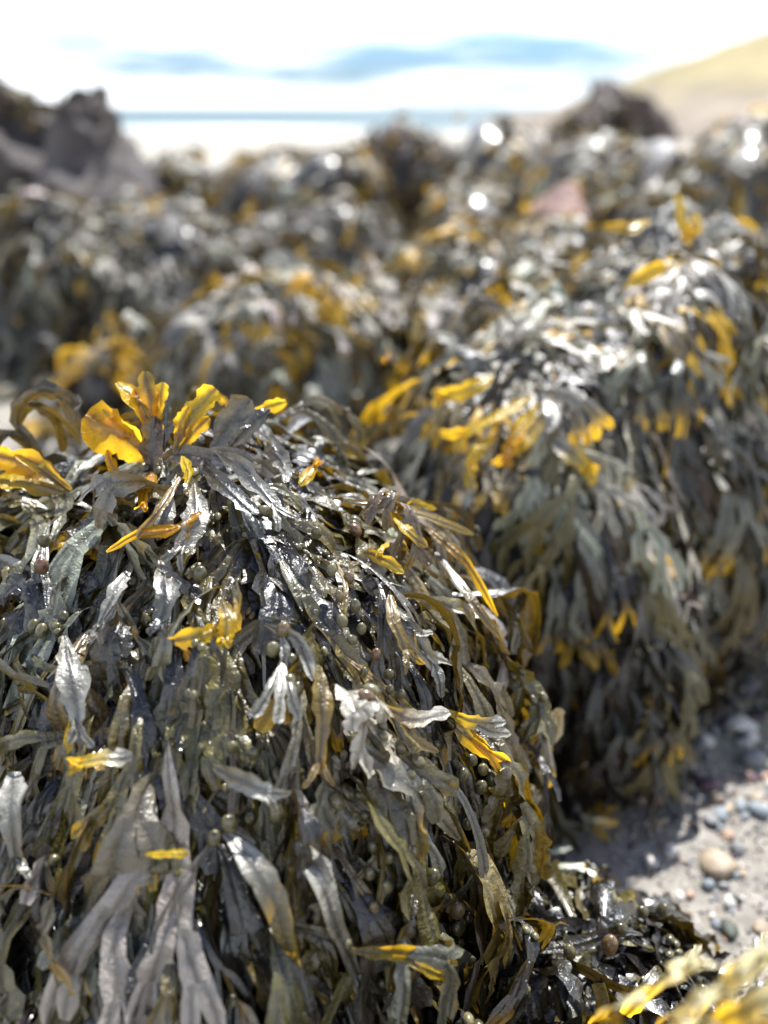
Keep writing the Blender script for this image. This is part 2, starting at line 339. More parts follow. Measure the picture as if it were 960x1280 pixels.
# ------------------------------------------------------------------ growing wrack
PAL = {'olive': (0.078, 0.064, 0.015), 'dark': (0.013, 0.012, 0.009), 'grey': (0.120, 0.114, 0.082), 'tan': (0.14, 0.105, 0.030),
       'ochre': (0.66, 0.40, 0.012), 'pale': (0.32, 0.31, 0.255), 'brown': (0.066, 0.040, 0.015)}
PK = list(PAL); PV = np.array([PAL[k] for k in PK])
def grow(rock, P, g, length=0.16, width=0.008, levels=3, S=(6, 4, 4, 4), up=0.6, grav=0.85, lift=(0.003, 0.024), mix=None, tip_yellow=0.35, stand=0.0,
         trans=(0.0, 0.09), cross=5, fork=0.95, D0=None, flow=None, wild=0.7):
    """plants rooted at P drape over the rock; returns verts (N,K,3), rgba (N,K,4), face template (F,4), alive masks, bladder candidates"""
    n = len(P); nn, _ = rock.n(P)
    hd = g.normal(size=(n, 3)); D = nrm(nn * g.uniform(0.0, up, (n, 1)) + hd * (0.25 + 0.5 * wild) + np.array([0, 0, -0.55]))
    if flow is not None: D = nrm(D + flow(P, nn))
    if D0 is not None: D = nrm(D0 + 0.25 * hd)
    lf = g.uniform(*lift, n); Ls = length * g.uniform(0.6, 1.35, n); Wd = width * g.uniform(0.55, 1.35, n)
    gr = grav * g.uniform(0.6, 1.5, n) * np.where(g.random(n) < stand, -0.15, 1.0)
    W = nrm(np.cross(nn, D) + 0.5 * g.normal(size=(n, 3)))
    wts = np.array([(mix or {}).get(k, 0) for k in PK], float); wts /= wts.sum()
    ci = g.choice(len(PK), n, p=wts); base = PV[ci] * g.uniform(0.7, 1.3, (n, 1)) * (1 + 0.045 * g.normal(size=(n, 3)))
    isoc = (ci == PK.index('ochre'))
    tr = g.uniform(*trans, n) + 0.35 * isoc
    tipy = (g.random(n) < tip_yellow) * g.uniform(0.4, 1.0, n)
    t_off = np.array([-1, -.6, -.13, 0, .13, .6, 1]) if cross == 7 else np.linspace(-1, 1, cross); at_off = np.abs(t_off)
    VV, CC, FF, KK = [], [], [], []; base_i = 0; blad = []
    state = [(P, D, W, Wd * 0.16, np.ones(n, bool), None)]      # one branch to start with, as lists over branches
    lens = [0.46, 0.24, 0.20, 0.16, 0.14]
    for lv in range(levels + 1):
        nxt = []; s_n = S[min(lv, len(S) - 1)]; last = lv == levels
        for bi, (P, D, W, w0, alive, seam) in enumerate(state):
            nd = n
            ds = Ls * lens[lv] / s_n * g.uniform(0.75, 1.25, n)
            rows, cols = [], []
            curl = g.normal(0, 0.34, n) * wild; bend = g.normal(0, 0.28, n) * wild; tw = g.normal(0, 0.40, n) * wild; ph = g.uniform(0, 6.28, n); rf = g.uniform(0.08, 0.42, n); cup = g.normal(0.12, 0.22, n)
            w1 = Wd * (1.0 if lv == 0 else 0.84 ** lv)
            dies = (~(g.random(n) < fork)) if not last else np.ones(n, bool)
            for k in range(s_n + 1):
                f = k / s_n
                if k > 0:
                    Nn = np.cross(W, D)
                    D = D + Nn * curl[:, None] * 0.5 + W * bend[:, None] * 0.5; D[:, 2] -= gr * 0.35
                    D = nrm(D); Q = P + D * ds[:, None]
                    rn, d = rock.n(Q)
                    pen = np.maximum(lf - d, 0); Q = Q + rn * pen[:, None]
                    far_ = np.clip((d - lf - 0.025) / 0.05, 0, 1); Q = Q - rn * (far_ * ds * 0.25)[:, None] * (gr > 0)[:, None]
                    D2 = nrm(Q - P); D = nrm(D * 0.35 + D2 * 0.65); P = Q
                    wd = np.cross(rn, D); al = np.clip(1.2 - d / 0.06, 0, 1)[:, None] * 0.22
                    W = W * (1 - al) + nrm(wd) * al * np.sign((wd * W).sum(1, keepdims=True) + 1e-9)
                    W = W + np.cross(D, W) * tw[:, None] * 0.5
                    W = nrm(W - D * (W * D).sum(1, keepdims=True))
                Nn = np.cross(W, D)
                if lv == 0: w = w0 + (w1 - w0) * f ** 1.3
                else: w = w0 + (w1 - w0) * np.minimum(f * 1.6, 1) + w1 * 0.10 * math.sin(f * 3.1)
                tipf = f if (lv >= 1) else 0
                w = np.where(dies, w * (1 - 0.42 * max(f - 0.55, 0) / 0.45 * (1 if f > 0.55 else 0)), w)
                if not last and not dies.all(): w = np.where(~dies & (lv > 0) & (f > 0.7), w * 1.18, w)
                jl = 1 + 0.10 * g.normal(size=(n, 1)) * (0 < k < s_n); jr = 1 + 0.10 * g.normal(size=(n, 1)) * (0 < k < s_n)
                ww = w[:, None] * t_off[None, :] * np.where(t_off[None, :] < 0, jl, jr)
                zz = w[:, None] * (cup[:, None] * at_off[None, :] ** 2 + rf[:, None] * np.sin(ph[:, None] + k * 1.9 + 1.4 * np.sign(t_off[None, :])) * at_off[None, :] ** 1.5) + (w * 0.17)[:, None] * (at_off[None, :] < 0.1)
                row = P[:, None, :] + W[:, None, :] * ww[..., None] + Nn[:, None, :] * zz[..., None]
                if k == 0 and seam is not None: row = seam
                rows.append(row)
                prog = (lv + f) / (levels + 1)
                ty = tipy * np.clip((prog - 0.72) / 0.2, 0, 1)
                c = base * (1 - ty[:, None]) + np.array(PAL['ochre']) * 1.25 * ty[:, None]
                c = c[:, None, :] * np.where(at_off < 0.14, 0.5, 1.0)[None, :, None]
                a = np.clip(tr + 0.50 * ty, 0, 0.75)[:, None] * np.where(at_off < 0.1, 0.35, 1.0)[None, :]
                cols.append(np.concatenate([np.broadcast_to(c, (n, cross, 3)), a[..., None]], -1))
                if lv in (1, 2) and k == s_n // 2: blad.append((P.copy(), D.copy(), W.copy(), w.copy(), alive.copy()))
            VV.append(np.stack(rows, 1).reshape(n, -1, 3)); CC.append(np.stack(cols, 1).reshape(n, -1, 4))
            q = (np.arange(s_n)[:, None] * cross + np.arange(cross - 1)[None, :]).ravel() + base_i
            FF.append(np.stack([q, q + 1, q + cross + 1, q + cross], -1)); KK.append(np.repeat(alive[:, None], len(q), 1))
            base_i += (s_n + 1) * cross
            if not last:
                Nn = np.cross(W, D); ang = g.uniform(0.26, 0.70, n); wE = w
                for sgn in (-1, 1):
                    a = sgn * ang * g.uniform(0.7, 1.2, n)
                    Dn = nrm(D * np.cos(a)[:, None] + W * np.sin(a)[:, None]); Wn = nrm(W * np.cos(a)[:, None] - D * np.sin(a)[:, None])
                    mid = (cross - 1) // 2; q_ = np.linspace(0, mid, cross) + (0 if sgn < 0 else mid); q0 = np.minimum(q_.astype(int), cross - 2); qf = (q_ - q0)[None, :, None]
                    sm_ = row[:, q0] * (1 - qf) + row[:, q0 + 1] * qf
                    nxt.append((sm_[:, cross // 2], Dn, Wn, wE * 0.52, alive & ~dies, sm_))
        state = nxt
    return dict(V=np.concatenate(VV, 1), C=np.concatenate(CC, 1), F=np.concatenate(FF, 0), K=np.concatenate(KK, 1), B=blad)
def compact(V, F, C):
    used = np.zeros(len(V), bool); used[F.ravel()] = True; idx = np.cumsum(used) - 1
    return V[used], idx[F], C[used]
# low sphere for bladders
def ball(nu=10, nv=7):
    V = [(0, 0, 1)]; F3, F4 = [], []
    for j in range(1, nv):
        for i in range(nu):
            a = 2 * math.pi * i / nu; b = math.pi * j / nv; V.append((math.sin(b) * math.cos(a), math.sin(b) * math.sin(a), math.cos(b)))
    V.append((0, 0, -1)); l = len(V) - 1
    for i in range(nu):
        F3.append((0, 1 + i, 1 + (i + 1) % nu)); F3.append((l, l - nu + (i + 1) % nu, l - nu + i))
        for j in range(nv - 2):
            F4.append((1 + j * nu + i, 1 + (j + 1) * nu + i, 1 + (j + 1) * nu + (i + 1) % nu, 1 + j * nu + (i + 1) % nu))
    return np.array(V), np.array(F3), np.array(F4)
BV, BF3, BF4 = ball()
ME_BLAD = fast_mesh('bladder', BV, [BF3, BF4], M_BLAD)
def add_bladder(p, d, w, nrm_, r, parent):
    o = bpy.data.objects.new('bladder', ME_BLAD); col.objects.link(o); o.parent = parent
    m = Matrix(((w[0] * r * .95, nrm_[0] * r * .85, d[0] * r * 1.25, p[0]), (w[1] * r * .95, nrm_[1] * r * .85, d[1] * r * 1.25, p[1]), (w[2] * r * .95, nrm_[2] * r * .85, d[2] * r * 1.25, p[2]), (0, 0, 0, 1)))
    top = parent
    m = Matrix.Translation(-parent_world(parent)) @ m
    o.matrix_local = m
    return o
def parent_world(o):
    v = Vector((0, 0, 0))
    while o is not None: v += Vector(o.location); o = o.parent
    return v

PENDING = []      # (clump specs) gathered first, so that the fronds that show largest can be told by a depth test
def plant(rock, clumps, count, seed, n_ind, mat, bl=0.25, region=None, back=0.3, min_z=None, **kw):
    """clumps: list of (name, label, category, centre); fronds are shared out to the nearest centre"""
    g = np.random.default_rng(seed); P = rock.sample(count, g, region, back)
    G = grow(rock, P, g, **kw)
    cent = np.array([c[3] for c in clumps], float); own = np.argmin(((P[:, None, :] - cent[None]) ** 2).sum(-1), 1)
    PENDING.append(dict(G=G, P=P, own=own, clumps=clumps, n_ind=n_ind, mat=mat, bl=bl, g=g))
def flush():
    CELL = 5; GW, GH = 960 // CELL, 1280 // CELL; Z = np.full((GH, GW), 1e9)
    for d in PENDING:
        V = d['G']['V']; use = np.zeros(V.shape[:2], bool)
        F, K = d['G']['F'], d['G']['K']
        ctr = (V[:, F[:, 0]] + V[:, F[:, 2]]) * 0.5; X, Y, dep = project(ctr)
        ix = np.floor(X / CELL).astype(int); iy = np.floor(Y / CELL).astype(int)
        ok = K & (ix >= 0) & (ix < GW) & (iy >= 0) & (iy < GH) & (dep > 0.1)
        d['vis'] = (ix, iy, dep, ok); np.minimum.at(Z, (iy[ok], ix[ok]), dep[ok])
    for d in PENDING:
        ix, iy, dep, ok = d['vis']; z = np.full(dep.shape, 0.0); z[ok] = Z[iy[ok], ix[ok]]
        d['score'] = ((dep < z + 0.008) & ok).sum(1)
    for d in PENDING:
        G = d['G']; g = d['g']; B = G['B']
        for ci, c in enumerate(d['clumps']):
            mem = np.where(d['own'] == ci)[0]
            if len(mem) == 0: continue
            root = empty(c[0], c[3]); tag(root, c[1], c[2])
            order = mem[np.argsort(-d['score'][mem])]; ind = [i for i in order[:d['n_ind']] if d['score'][i] >= 3]; rest = [i for i in order if i not in set(ind)]
            for i in ind:
                v, f, cc = compact(G['V'][i], G['F'][G['K'][i]], G['C'][i])
                o = link('frond', fast_mesh('frond', v, [f], d['mat'], cc), root)
                if g.random() < d['bl']:
                    for b in g.choice(len(B), min(2, len(B)), replace=False):
                        p, D, W, w, al = (B[b][0][i], B[b][1][i], B[b][2][i], B[b][3][i], B[b][4][i])
                        if not al: continue
                        r = min(max(w * 0.60, 0.0028), 0.0050) * g.uniform(0.75, 1.15); nn = np.cross(W, D); s_ = 1 if (nn @ (CAM - p)) > 0 else -1
                        for sg in (-1, 1):
                            add_bladder(p + W * sg * max(w * 0.55, r * .8) + nn * s_ * r * 0.7 + D * g.normal() * .002, D, W, nn, r, o)
            if rest:
                rest = np.array(rest); k = G['V'].shape[1]
                F = (G['F'][None] + (np.arange(len(rest)) * k)[:, None, None])[G['K'][rest]]
                v, f, cc = compact(G['V'][rest].reshape(-1, 3), F, G['C'][rest].reshape(-1, 4))
                tag(link('small_fronds', fast_mesh('small_fronds', v, [f], d['mat'], cc), root), kind='stuff')

# ------------------------------------------------------------------ the rocks
def E(px, py_top, d, rx, ry, zc=None, dy=0.0):
    """an ellipsoid whose summit shows at (px, py_top) at depth d"""
    p = at(px, py_top, d); z = p[2]; c = 0.0 if zc is None else zc
    return ((p[0], p[1] + dy, c), (rx, ry, z - c))
GROUP_R = 'weed covered rocks on the beach'
def rock_thing(name, label, rock, mat, nu=96, nv=56):
    me = rock.mesh(name, mat, nu, nv); c = rock.c.mean(0); loc = Vector((float(c[0]), float(c[1]), 0))
    me.transform(Matrix.Translation(-loc))
    o = bpy.data.objects.new(name, me); col.objects.link(o); o.location = loc
    return tag(o, label, 'rock')

MIXF = dict(olive=4.2, dark=5.0, grey=2.6, tan=0.7, pale=1.9, brown=0.6, ochre=0.03)
MIXB = dict(olive=2.4, dark=1.0, grey=4.4, tan=2.6, pale=4.6, ochre=0.6)

front = Rock([((-.165, .76, .18), (.26, .32, .355)), ((-.47, .78, .14), (.28, .30, .305)), ((-.15, .60, .12), (.185, .25, .27))], 0.014, 9, 1)
rock_thing('front_rock', 'dark rock buried under the nearest sharp heap of wrack', front, M_ROCK)
def flowf(P, nn):
    o = nn.copy(); o[:, 2] *= 0.2; f = nrm(P - np.array([-.20, .74, .55])); f[:, 2] = 0
    return 0.55 * f + 0.25 * o
plant(front, [('wrack_clump', 'grey and silver wrack draped over the crest of the sharp front rock', 'seaweed', (-.16, .70, .58)),
              ('wrack_clump', 'blue glossy wrack hanging at the left edge of the sharp front rock', 'seaweed', (-.40, .60, .45)),
              ('wrack_clump', 'tangled dark wrack with bladders in the middle of the front rock face', 'seaweed', (-.16, .48, .45)),
              ('wrack_clump', 'olive wrack fringe with forked tips overhanging the gap beside the front rock', 'seaweed', (.06, .56, .42)),
              ('wrack_clump', 'long strap fronds hanging at the very foot of the front rock', 'seaweed', (-.12, .36, .30))],
      1900, 3, 240, M_WRACK, bl=0.42, length=0.135, width=0.0104, mix=MIXF, flow=flowf, tip_yellow=0.16, fork=0.98, wild=0.62, cross=7)
plant(front, [('wrack_strands', 'thin dark stalks and narrow forks threaded through the front heap', 'seaweed', (-.16, .6, .5))],
      380, 33, 90, M_WRACK, bl=0.5, length=0.13, width=0.0034, mix=dict(dark=3, brown=2, olive=3, grey=2, pale=1), flow=flowf, tip_yellow=0.1, levels=2, S=(6, 3, 3), cross=3, lift=(0.012, 0.034))

plant(front, [('wrack_straps', 'wide pale and olive straps hanging loosely over the outside of the front heap', 'seaweed', (-.18, .5, .45))],
      260, 35, 210, M_WRACK, bl=0.15, length=0.165, width=0.0108, mix=dict(pale=1.4, grey=1.6, olive=5.5, tan=.8, dark=3), flow=flowf, tip_yellow=0.06, levels=3, S=(7, 4, 4, 3), cross=7, lift=(0.022, 0.040), wild=.5, up=.4, grav=1.1, trans=(0, .07))
second = Rock([((.43, 1.50, .18), (.24, .38, .45)), ((.25, 1.38, .15), (.20, .34, .41)), ((.13, 1.24, .12), (.16, .27, .375)), ((.68, 1.95, .12), (.36, .30, .50)), ((.29, 1.17, .08), (.13, .24, .33))], 0.025, 7, 2)
rock_thing('second_rock', 'dark rock under the large wrack heap behind the front rock', second, M_ROCK)
def flow2(P, nn):
    o = nn.copy(); o[:, 2] = 0
    return 0.5 * o
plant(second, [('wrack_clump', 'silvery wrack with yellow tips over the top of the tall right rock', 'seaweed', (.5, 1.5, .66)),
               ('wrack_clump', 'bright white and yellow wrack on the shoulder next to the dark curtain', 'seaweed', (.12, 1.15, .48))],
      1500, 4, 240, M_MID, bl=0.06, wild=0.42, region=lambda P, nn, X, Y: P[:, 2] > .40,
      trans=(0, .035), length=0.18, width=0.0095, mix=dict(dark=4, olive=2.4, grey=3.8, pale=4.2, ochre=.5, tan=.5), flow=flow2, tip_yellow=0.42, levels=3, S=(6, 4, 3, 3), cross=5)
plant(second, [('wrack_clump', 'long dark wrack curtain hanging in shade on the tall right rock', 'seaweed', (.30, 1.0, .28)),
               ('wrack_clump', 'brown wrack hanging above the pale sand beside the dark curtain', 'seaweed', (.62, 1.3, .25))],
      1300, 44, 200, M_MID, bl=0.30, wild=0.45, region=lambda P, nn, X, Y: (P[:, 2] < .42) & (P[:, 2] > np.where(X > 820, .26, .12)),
      trans=(0, .02), length=0.18, width=0.0088, mix=dict(dark=8, olive=2.6, grey=1.0, pale=.35, ochre=.10, tan=.3, brown=1), flow=flow2, tip_yellow=0.10, levels=3, S=(6, 4, 3, 3), cross=5)  # dark mix low down: submerged fronds' own tone plus shade painted into pigment

low = Rock([((.15, .57, -.02), (.15, .13, .175)), ((.21, .51, -.04), (.07, .08, .15))], 0.010, 12, 3)
rock_thing('low_rock', 'low rock under shiny black wrack at the foot of the two heaps', low, M_ROCK, 64, 40)
plant(low, [('wrack_clump', 'shiny black wrack with round bladders in the gap beside the pebbly sand', 'seaweed', (.22, .6, .15))],
      420, 6, 150, M_WRACK, bl=0.4, length=0.13, width=0.0085, region=lambda P, nn, X, Y: X < 850, trans=(0, .02), mix=dict(dark=5, olive=1.5, grey=.6), tip_yellow=0.08, levels=2, S=(5, 4, 4))

near = Rock([((.225, .262, .20), (.12, .09, .235))], 0.008, 12, 4)
rock_thing('near_rock', 'rock under the pale blurred fronds in the nearest corner', near, M_ROCK, 48, 32)
plant(near, [('wrack_clump', 'pale yellow blurred fronds closest to the lens above the pebbles', 'seaweed', (.20, .25, .44))],
      45, 7, 45, M_WRACK, region=lambda P, nn, X, Y: X > 960, bl=0.0, length=0.12, width=0.011, trans=(.2, .5), mix=dict(pale=2, tan=4, ochre=2), tip_yellow=0.5, levels=1, S=(6, 5), grav=.5)

BG = [  # name, rock label, ellipsoids, amp, freq, mat, count, weed label, mix
 ('slope_rock', 'long grey wrack covered ridge stretching behind the front rock crest', [E(300, 412, 2.0, .22, .30), E(420, 338, 2.15, .30, .35), E(560, 300, 2.3, .40, .40), E(690, 262, 2.5, .36, .4)], .04, 6, M_ROCK, 2600, 'wrack coloured sunlit silver and ochre on the ridge behind the front rock', dict(olive=1.5, dark=.5, grey=3, tan=3, pale=7, ochre=.8)),  # pale-heavy mix puts the ridge's sunlit brightness into the pigment
 ('boulder', 'wide shaded boulder at the left behind the patch of sand', [E(60, 268, 3.2, .55, .5), E(190, 300, 3.1, .45, .45)], .06, 4, M_ROCK, 1500, 'shade toned dark wrack curtain on the wide boulder behind the sand patch', dict(dark=4, olive=2, grey=4, tan=.3, ochre=.10, pale=.5)),  # dark mix puts this boulder's shaded tone into the pigment
 ('small_rock', 'small rock with orange wrack at the edge of the sand patch', [E(142, 425, 2.5, .14, .15)], .03, 8, M_ROCK, 260, 'orange and white wrack on the small rock at the sand patch', dict(pale=2, ochre=3, tan=2, grey=2)),
 ('flat_rock', 'low dark rock lying on the sand beside the front rock crest', [E(100, 545, 2.2, .10, .1)], .02, 8, M_ROCK, 60, 'dark wrack on the low rock on the sand', dict(dark=2, grey=1)),
 ('boulder', 'rounded grey boulder between the ridge and the shaded boulder', [E(390, 240, 3.6, .42, .4), E(300, 290, 3.3, .3, .3)], .05, 4, M_ROCK, 600, 'dull grey wrack on the rounded boulder behind the ridge', dict(dark=1.5, olive=1, grey=5, tan=.2, ochre=.05, pale=1.6)),
 ('boulder', 'speckled boulder in front of the sea between crag and gap', [E(230, 182, 5.6, .50, .5), E(330, 185, 5.0, .45, .5)], .07, 3, M_ROCK, 500, 'speckled white and brown wrack on the boulder below the sea', MIXB),
 ('boulder', 'boulder with bright glints below the strip of sea', [E(420, 190, 4.6, .40, .5)], .07, 3, M_ROCK, 350, 'glinting orange and white wrack on the boulder below the sea strip', MIXB),
 ('boulder', 'brown topped boulder standing up against the sea', [E(500, 152, 5.0, .22, .4), E(540, 158, 5.0, .18, .4)], .05, 3, M_DARKCRAG, 160, 'sparse brown wrack on the boulder standing against the sea', dict(brown=3, grey=2, tan=1, dark=2)),
 ('boulder', 'broad wrack covered boulder just under the blue cloud streak', [E(625, 170, 4.4, .36, .5), E(570, 215, 4.0, .3, .4)], .06, 3, M_ROCK, 600, 'glinting grey wrack on the broad boulder under the blue streak', MIXB),
 ('boulder', 'wrack covered boulder below the dark pointed crag', [E(740, 178, 4.0, .40, .5), E(830, 190, 3.7, .3, .4)], .06, 3, M_ROCK, 600, 'grey and amber wrack on the boulder below the pointed crag', MIXB),
 ('boulder', 'dim boulder below the grassy hill', [E(930, 172, 3.6, .42, .5)], .06, 3, M_ROCK, 500, 'dim wrack on the boulder below the grassy hill', MIXB),
]
for i, (nm, lab, el, amp, fr, mt, cnt, wl, mix) in enumerate(BG):
    rk = Rock(el, amp, fr, 20 + i); rock_thing(nm, lab, rk, mt, 64, 40)
    c = rk.c.mean(0); top = (rk.c[:, 2] + rk.r[:, 2]).max(); dpt = c[1]
    k = dpt / 2.0
    plant(rk, [('wrack_clump', wl, 'seaweed', (c[0], c[1], top * 0.6))], cnt, 40 + i, 60 if dpt < 3 else 30, M_FAR, bl=0, back=.15,
          length=0.20 * (1 + .25 * (k - 1)), width=0.014 * (1 + .35 * (k - 1)), levels=1, S=(5, 4), cross=3, mix=mix, tip_yellow=0.10 if 'ochre' in mix and mix['ochre'] < .3 else 0.5, lift=(0.004, 0.03), fork=1.0, wild=0.4)
rk = Rock(BG[0][2], .04, 6, 20)
plant(rk, [('wrack_clump', 'pale wrack hanging from the low left end of the ridge', 'seaweed', (-.32, 1.9, .3))], 500, 140, 60, M_FAR, bl=0, length=.2, width=.012, levels=2, S=(5, 3, 3), cross=3, wild=.4,
      mix=dict(pale=4, grey=3, tan=1.5, olive=1, ochre=.5), tip_yellow=.4, region=lambda P, nn, X, Y: X < 400)
bare = Rock([E(700, 240, 2.9, .22, .22)], .04, 6, 60); rock_thing('bare_rock', 'bare pinkish rock showing between wrack heaps', bare, M_PINK, 64, 40)
crag = Rock([E(42, 122, 5.45, .30, .5), E(5, 104, 5.6, .46, .7), E(92, 134, 5.3, .24, .4), E(-30, 120, 5.8, .4, .5), (at(118, 232, 5.0), (.29, .5, .38))], .085, 6.5, 64)
rock_thing('crag', 'purplish grey crag rising above the sea at the left edge', crag, M_CRAG, 128, 80)
pk = Rock([E(762, 106, 12, .34, .8), E(735, 138, 11.8, .55, .9), E(800, 142, 12.2, .42, .8)], .13, 2.6, 62)
rock_thing('pointed_crag', 'dark pointed crag standing in front of the grassy hill', pk, M_DARKCRAG, 96, 60)

# ------------------------------------------------------------------ single plants that stand out, laid on the rock they grow on
HC = {'orange': ((0.74, 0.34, 0.008), 0.80), 'yellow': ((0.80, 0.56, 0.015), 0.66), 'olive': ((0.16, 0.115, 0.018), 0.38), 'brown': ((0.055, 0.034, 0.014), 0.10),
      'slate': ((0.040, 0.042, 0.036), 0.02), 'grey': ((0.12, 0.115, 0.09), 0.04), 'pale': ((0.27, 0.265, 0.23), 0.05), 'tan': ((0.26, 0.18, 0.07), 0.25), 'dark': ((0.03, 0.027, 0.017), 0.03), 'cream': ((0.80, 0.76, 0.48), 0.45)}
def spline(P, n):
    P = np.array(P, float); k = len(P)
    if k == 2: P = np.stack([P[0], (P[0] + P[1]) / 2, P[1]]); k = 3
    Q = np.concatenate([[2 * P[0] - P[1]], P, [2 * P[-1] - P[-2]]]); t = np.linspace(0, k - 1 - 1e-6, n); i = t.astype(int); f = (t - i)[:, None]
    a, b, c, d = Q[i], Q[i + 1], Q[i + 2], Q[i + 3]
    return 0.5 * (2 * b + (c - a) * f + (2 * a - 5 * b + 4 * c - d) * f ** 2 + (3 * b - a - 3 * c + d) * f ** 3)
def strip(rock, pts, hw, c0, c1, tilt, g, depth=None, n=16, cross=7, ruffle=0.12):
    px = np.array([p[0] for p in pts]); py = np.array([p[1] for p in pts]); lf = [p[2] if len(p) > 2 else 0.03 for p in pts]
    P = []
    for x, y, l in zip(px, py, lf):
        d = float(rock.hit(np.array([x]), np.array([y]), l)[0]) if depth is None else depth - l * 0.6
        P.append(at(x, y, d))
    P = np.array(P); dm = project(P)[2]
    w = np.array(hw) / FPX * dm
    S = spline(P, n); wi = np.interp(np.linspace(0, 1, n), np.linspace(0, 1, len(w)), w); wi = np.maximum(wi, 0.0006) * np.interp(np.linspace(0, 1, n), [0, .25, 1], [.4, 1, 1])
    e = np.linspace(0, 1, n); wi = wi * np.where(e > 0.86, np.sqrt(np.clip(1 - ((e - 0.86) / 0.15) ** 2, 0.03, 1)), 1)
    D = nrm(np.gradient(S, axis=0)); view = nrm(CAM - S); rn, _ = rock.n(S)
    Nn = nrm(view * 0.75 + rn * 0.35 + np.array([0, 0, .15])); W = nrm(np.cross(Nn, D)); Nn = nrm(np.cross(D, W)); Nn = nrm(Nn * 1.0)
    a = tilt + 0.6 * np.sin(np.linspace(0, 3.4, n) + g.uniform(0, 6)); W2 = W * np.cos(a)[:, None] + Nn * np.sin(a)[:, None]; N2 = Nn * np.cos(a)[:, None] - W * np.sin(a)[:, None]
    t = np.array([-1, -.6, -.12, 0, .12, .6, 1]); ph = g.uniform(0, 6.28); j = 1 + 0.11 * g.normal(size=(n, 2)) + 0.12 * np.sin(np.arange(n)[:, None] * .9 + g.uniform(0, 6, 2))
    ww = wi[:, None] * t[None] * np.where(t < 0, j[:, :1], j[:, 1:])
    zz = wi[:, None] * (0.16 * t[None] ** 2 + ruffle * np.sin(ph + np.arange(n)[:, None] * 1.3 + 1.7 * np.sign(t)[None]) * np.abs(t)[None] ** 1.5) + (np.minimum(wi, .004) * 0.28)[:, None] * (np.abs(t) < 0.05)
    V = S[:, None] + W2[:, None] * ww[..., None] + N2[:, None] * zz[..., None]
    (ca, ta), (cb, tb) = HC[c0], HC[c1]; f = np.clip((e - 0.25) / 0.6, 0, 1)[:, None, None]
    C = np.array(ca) * (1 - f) + np.array(cb) * f; C = np.broadcast_to(C, (n, cross, 3)) * (1 + 0.12 * g.normal(size=(n, cross, 1))) * np.where(np.abs(t) < .13, .38, 1)[None, :, None]
    A = (ta * (1 - f) + tb * f) * np.where(np.abs(t) < .13, .22, 1)[None, :, None] * np.ones((n, cross, 1))
    q = (np.arange(n - 1)[:, None] * cross + np.arange(cross - 1)[None]).ravel()
    return V.reshape(-1, 3), np.clip(np.concatenate([C, A], -1), 0, 1).reshape(-1, 4), np.stack([q, q + 1, q + cross + 1, q + cross], -1)
def hero(name, label, rock, fronds, bladders=(), depth_at=None, cat='seaweed'):
    """fronds: list of fronds, a frond = list of strips (points, half widths in the photo's scale, colour at the root, colour at the tip, tilt)"""
    g = np.random.default_rng(abs(hash(label[:6].encode()[0] * 7 + len(label) * 131)) % 99991)
    dep = None if depth_at is None else float(rock.hit(np.array([depth_at[0]]), np.array([depth_at[1]]), 0.02)[0])
    built = []
    for fr in fronds:
        VV, CC, FF, b = [], [], [], 0
        if len(fr) == 1 and max(fr[0][1]) >= 8.5 and dep is None:
            st = fr[0]; (xa, ya), (xb, yb) = st[0][-2][:2], st[0][-1][:2]; zb = st[0][-1][2] if len(st[0][-1]) > 2 else .05
            ang = math.atan2(yb - ya, xb - xa); ln = math.hypot(xb - xa, yb - ya) * 0.55; hwE = min(max(st[1][-1], 0.5 * max(st[1])), 9); fr = [(st[0], list(st[1][:-1]) + [hwE], st[2], st[3]) + tuple(st[4:])]
            for sg in (-1, 1):
                a2 = ang + sg * g.uniform(.25, .5); x0 = xb - 0.28 * (xb - xa); y0 = yb - 0.28 * (yb - ya); l2 = ln * g.uniform(.8, 1.2)
                fr.append(([(x0, y0, zb), (x0 + l2 * .6 * math.cos(a2), y0 + l2 * .6 * math.sin(a2), zb + .003), (x0 + l2 * 1.1 * math.cos(a2 + sg * .1), y0 + l2 * 1.1 * math.sin(a2 + sg * .1), zb)], [hwE * .8, hwE * .72, hwE * .5], st[3], st[3], g.normal(0, .3)))
        for st in fr:
            pts, hw, c0, c1 = st[:4]; tilt = st[4] if len(st) > 4 else g.normal(0, .25)
            v, c, f = strip(rock, pts, hw, c0, c1, tilt, g, dep); VV.append(v); CC.append(c); FF.append(f + b); b += len(v)
        built.append((np.concatenate(VV), np.concatenate(FF), np.concatenate(CC)))
    root = empty(name, built[0][0][3]); tag(root, label, cat)
    for v, f, c in built: last = link('frond', fast_mesh('frond', v, [f], M_WRACK, c), root)
    for (x, y, r) in bladders:
        d = float(rock.hit(np.array([x]), np.array([y]), 0.046)[0]); p = at(x, y, d); rr = r / FPX * d
        Dn = nrm(np.array([0.3 * g.normal(), 0.2 * g.normal(), -1.0])); Wn = nrm(np.cross(nrm(CAM - p), Dn)); Nn = np.cross(Wn, Dn)
        add_bladder(p, Dn, Wn, Nn, rr / 1.05, last)
    return root
F_ = front
